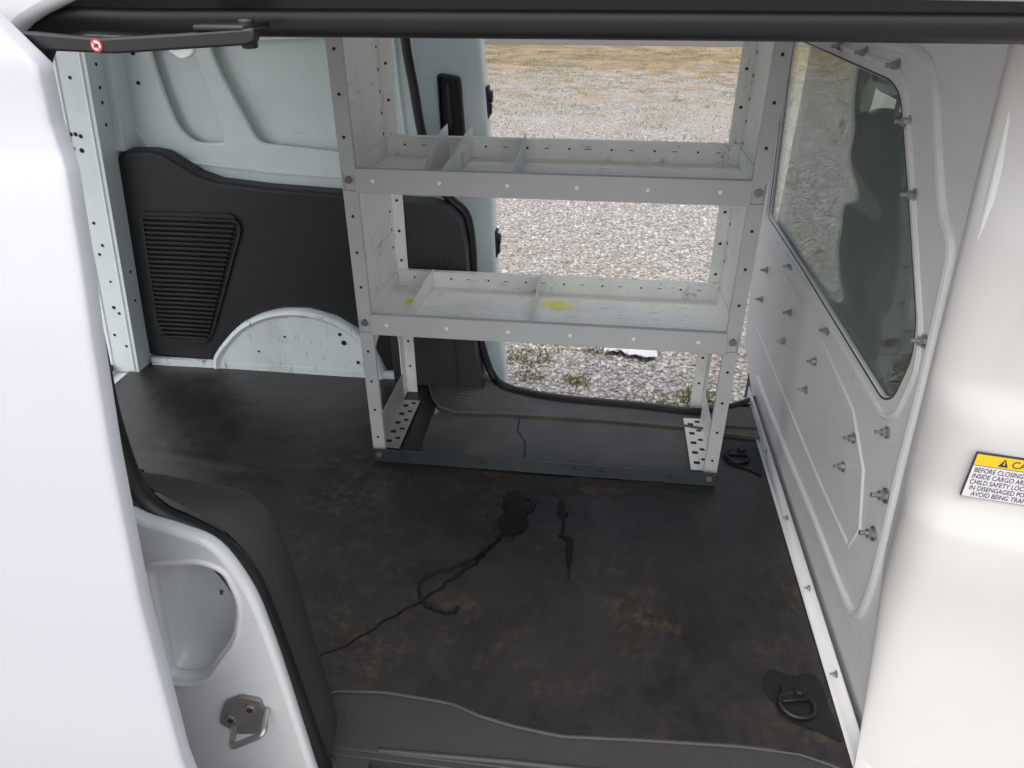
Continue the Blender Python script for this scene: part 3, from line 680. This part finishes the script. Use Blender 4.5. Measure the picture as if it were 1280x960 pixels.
def blob(pts,jag=.003):
    P=cat_rom([(a,b_,0) for a,b_ in pts],7,True)
    return [(p.x+random.uniform(-jag,jag),p.y+random.uniform(-jag,jag)) for p in P]
g=MB(); g.prism(blob([(-.195,1.48),(-.165,1.475),(-.15,1.455),(-.115,1.45),(-.12,1.41),(-.135,1.39),(-.128,1.35),(-.15,1.315),(-.185,1.30),(-.19,1.33),(-.205,1.35),(-.19,1.39),(-.20,1.42),(-.185,1.45)],.0018),'z',-.002,.0060)
for i in range(12):
    a=random.random()*6.3; q=random.uniform(.06,.11); x,y=-.165+q*math.cos(a)*.7,1.39+q*math.sin(a); r=random.uniform(.0015,.0045)
    g.cyl((x,y,-.002),(x,y,.0060),r,12)
st_=cat_rom([(-.187,1.305,0),(-.22,1.235,0),(-.235,1.205,0),(-.28,1.15,0),(-.305,1.11,0),(-.36,1.05,0),(-.40,1.01,0),(-.45,.95,0),(-.50,.915,0)],8)
g.ribbon([(p.x+.003*math.sin(i*.9),p.y,0) for i,p in enumerate(st_)],lambda t:.0042-.0018*t,.001,.0066)
lp=cat_rom([(-.19,1.29,0),(-.235,1.225,0),(-.28,1.185,0),(-.335,1.15,0),(-.345,1.115,0),(-.325,1.075,0),(-.29,1.055,0),(-.255,1.055,0),(-.25,1.07,0)],8)
g.ribbon([(p.x,p.y+.002*math.sin(i*1.3),0) for i,p in enumerate(lp)],lambda t:.0034+.0015*math.sin(t*3),.001,.0068)
o=g.obj('liquid_spill',['wet'],ang=50); lab(o,'dark wet puddle with looping trickle on the rubber mat','spill')
g=MB(); g.prism(blob([(-.055,1.455),(-.045,1.455),(-.04,1.42),(-.03,1.405),(-.038,1.395),(-.035,1.35),(-.043,1.33),(-.045,1.39),(-.058,1.41)],.001),'z',-.002,.0082)
g.prism(blob([(-.050,1.325),(-.035,1.318),(-.016,1.315),(-.012,1.26),(-.015,1.215),(-.017,1.175),(-.02,1.21),(-.030,1.265),(-.028,1.30)],.001),'z',-.002,.0082)
o=g.obj('liquid_spill',['wet'],ang=50); lab(o,'narrow dark drip marks on the rubber mat','spill')

# ------------------------------------------------------------------ light, camera
SE,SA=62,195
w=bpy.data.worlds.new('World'); SC.world=w; w.use_nodes=True; nt=w.node_tree
sky=nt.nodes.new('ShaderNodeTexSky'); sky.sky_type='NISHITA'; sky.sun_disc=False; sky.sun_elevation=rad(SE); sky.sun_rotation=rad(SA); sky.dust_density=5; sky.air_density=.8
nt.links.new(sky.outputs[0],nt.nodes['Background'].inputs[0]); nt.nodes['Background'].inputs[1].default_value=.15
sl=bpy.data.lights.new('sun','SUN'); sl.energy=4.5; sl.angle=rad(140); sl.color=(1,.985,.96); so=bpy.data.objects.new('sun',sl); COL.objects.link(so)
az=rad(SA); el=rad(SE); dv=Vector((math.sin(az)*math.cos(el),math.cos(az)*math.cos(el),math.sin(el)))
so.rotation_euler=dv.to_track_quat('Z','Y').to_euler()
SC.view_settings.view_transform='Standard'
try: SC.view_settings.look='None'
except: pass
SC.view_settings.exposure=0
cam=bpy.data.cameras.new('camera'); cam.sensor_width=36; cam.lens=900/1280*36; cam.clip_start=.02; cam.clip_end=1000
co=bpy.data.objects.new('camera',cam); COL.objects.link(co); co.location=(0,0,1.2)
co.rotation_euler=(rad(90-30.3),0,rad(7)); SC.camera=co
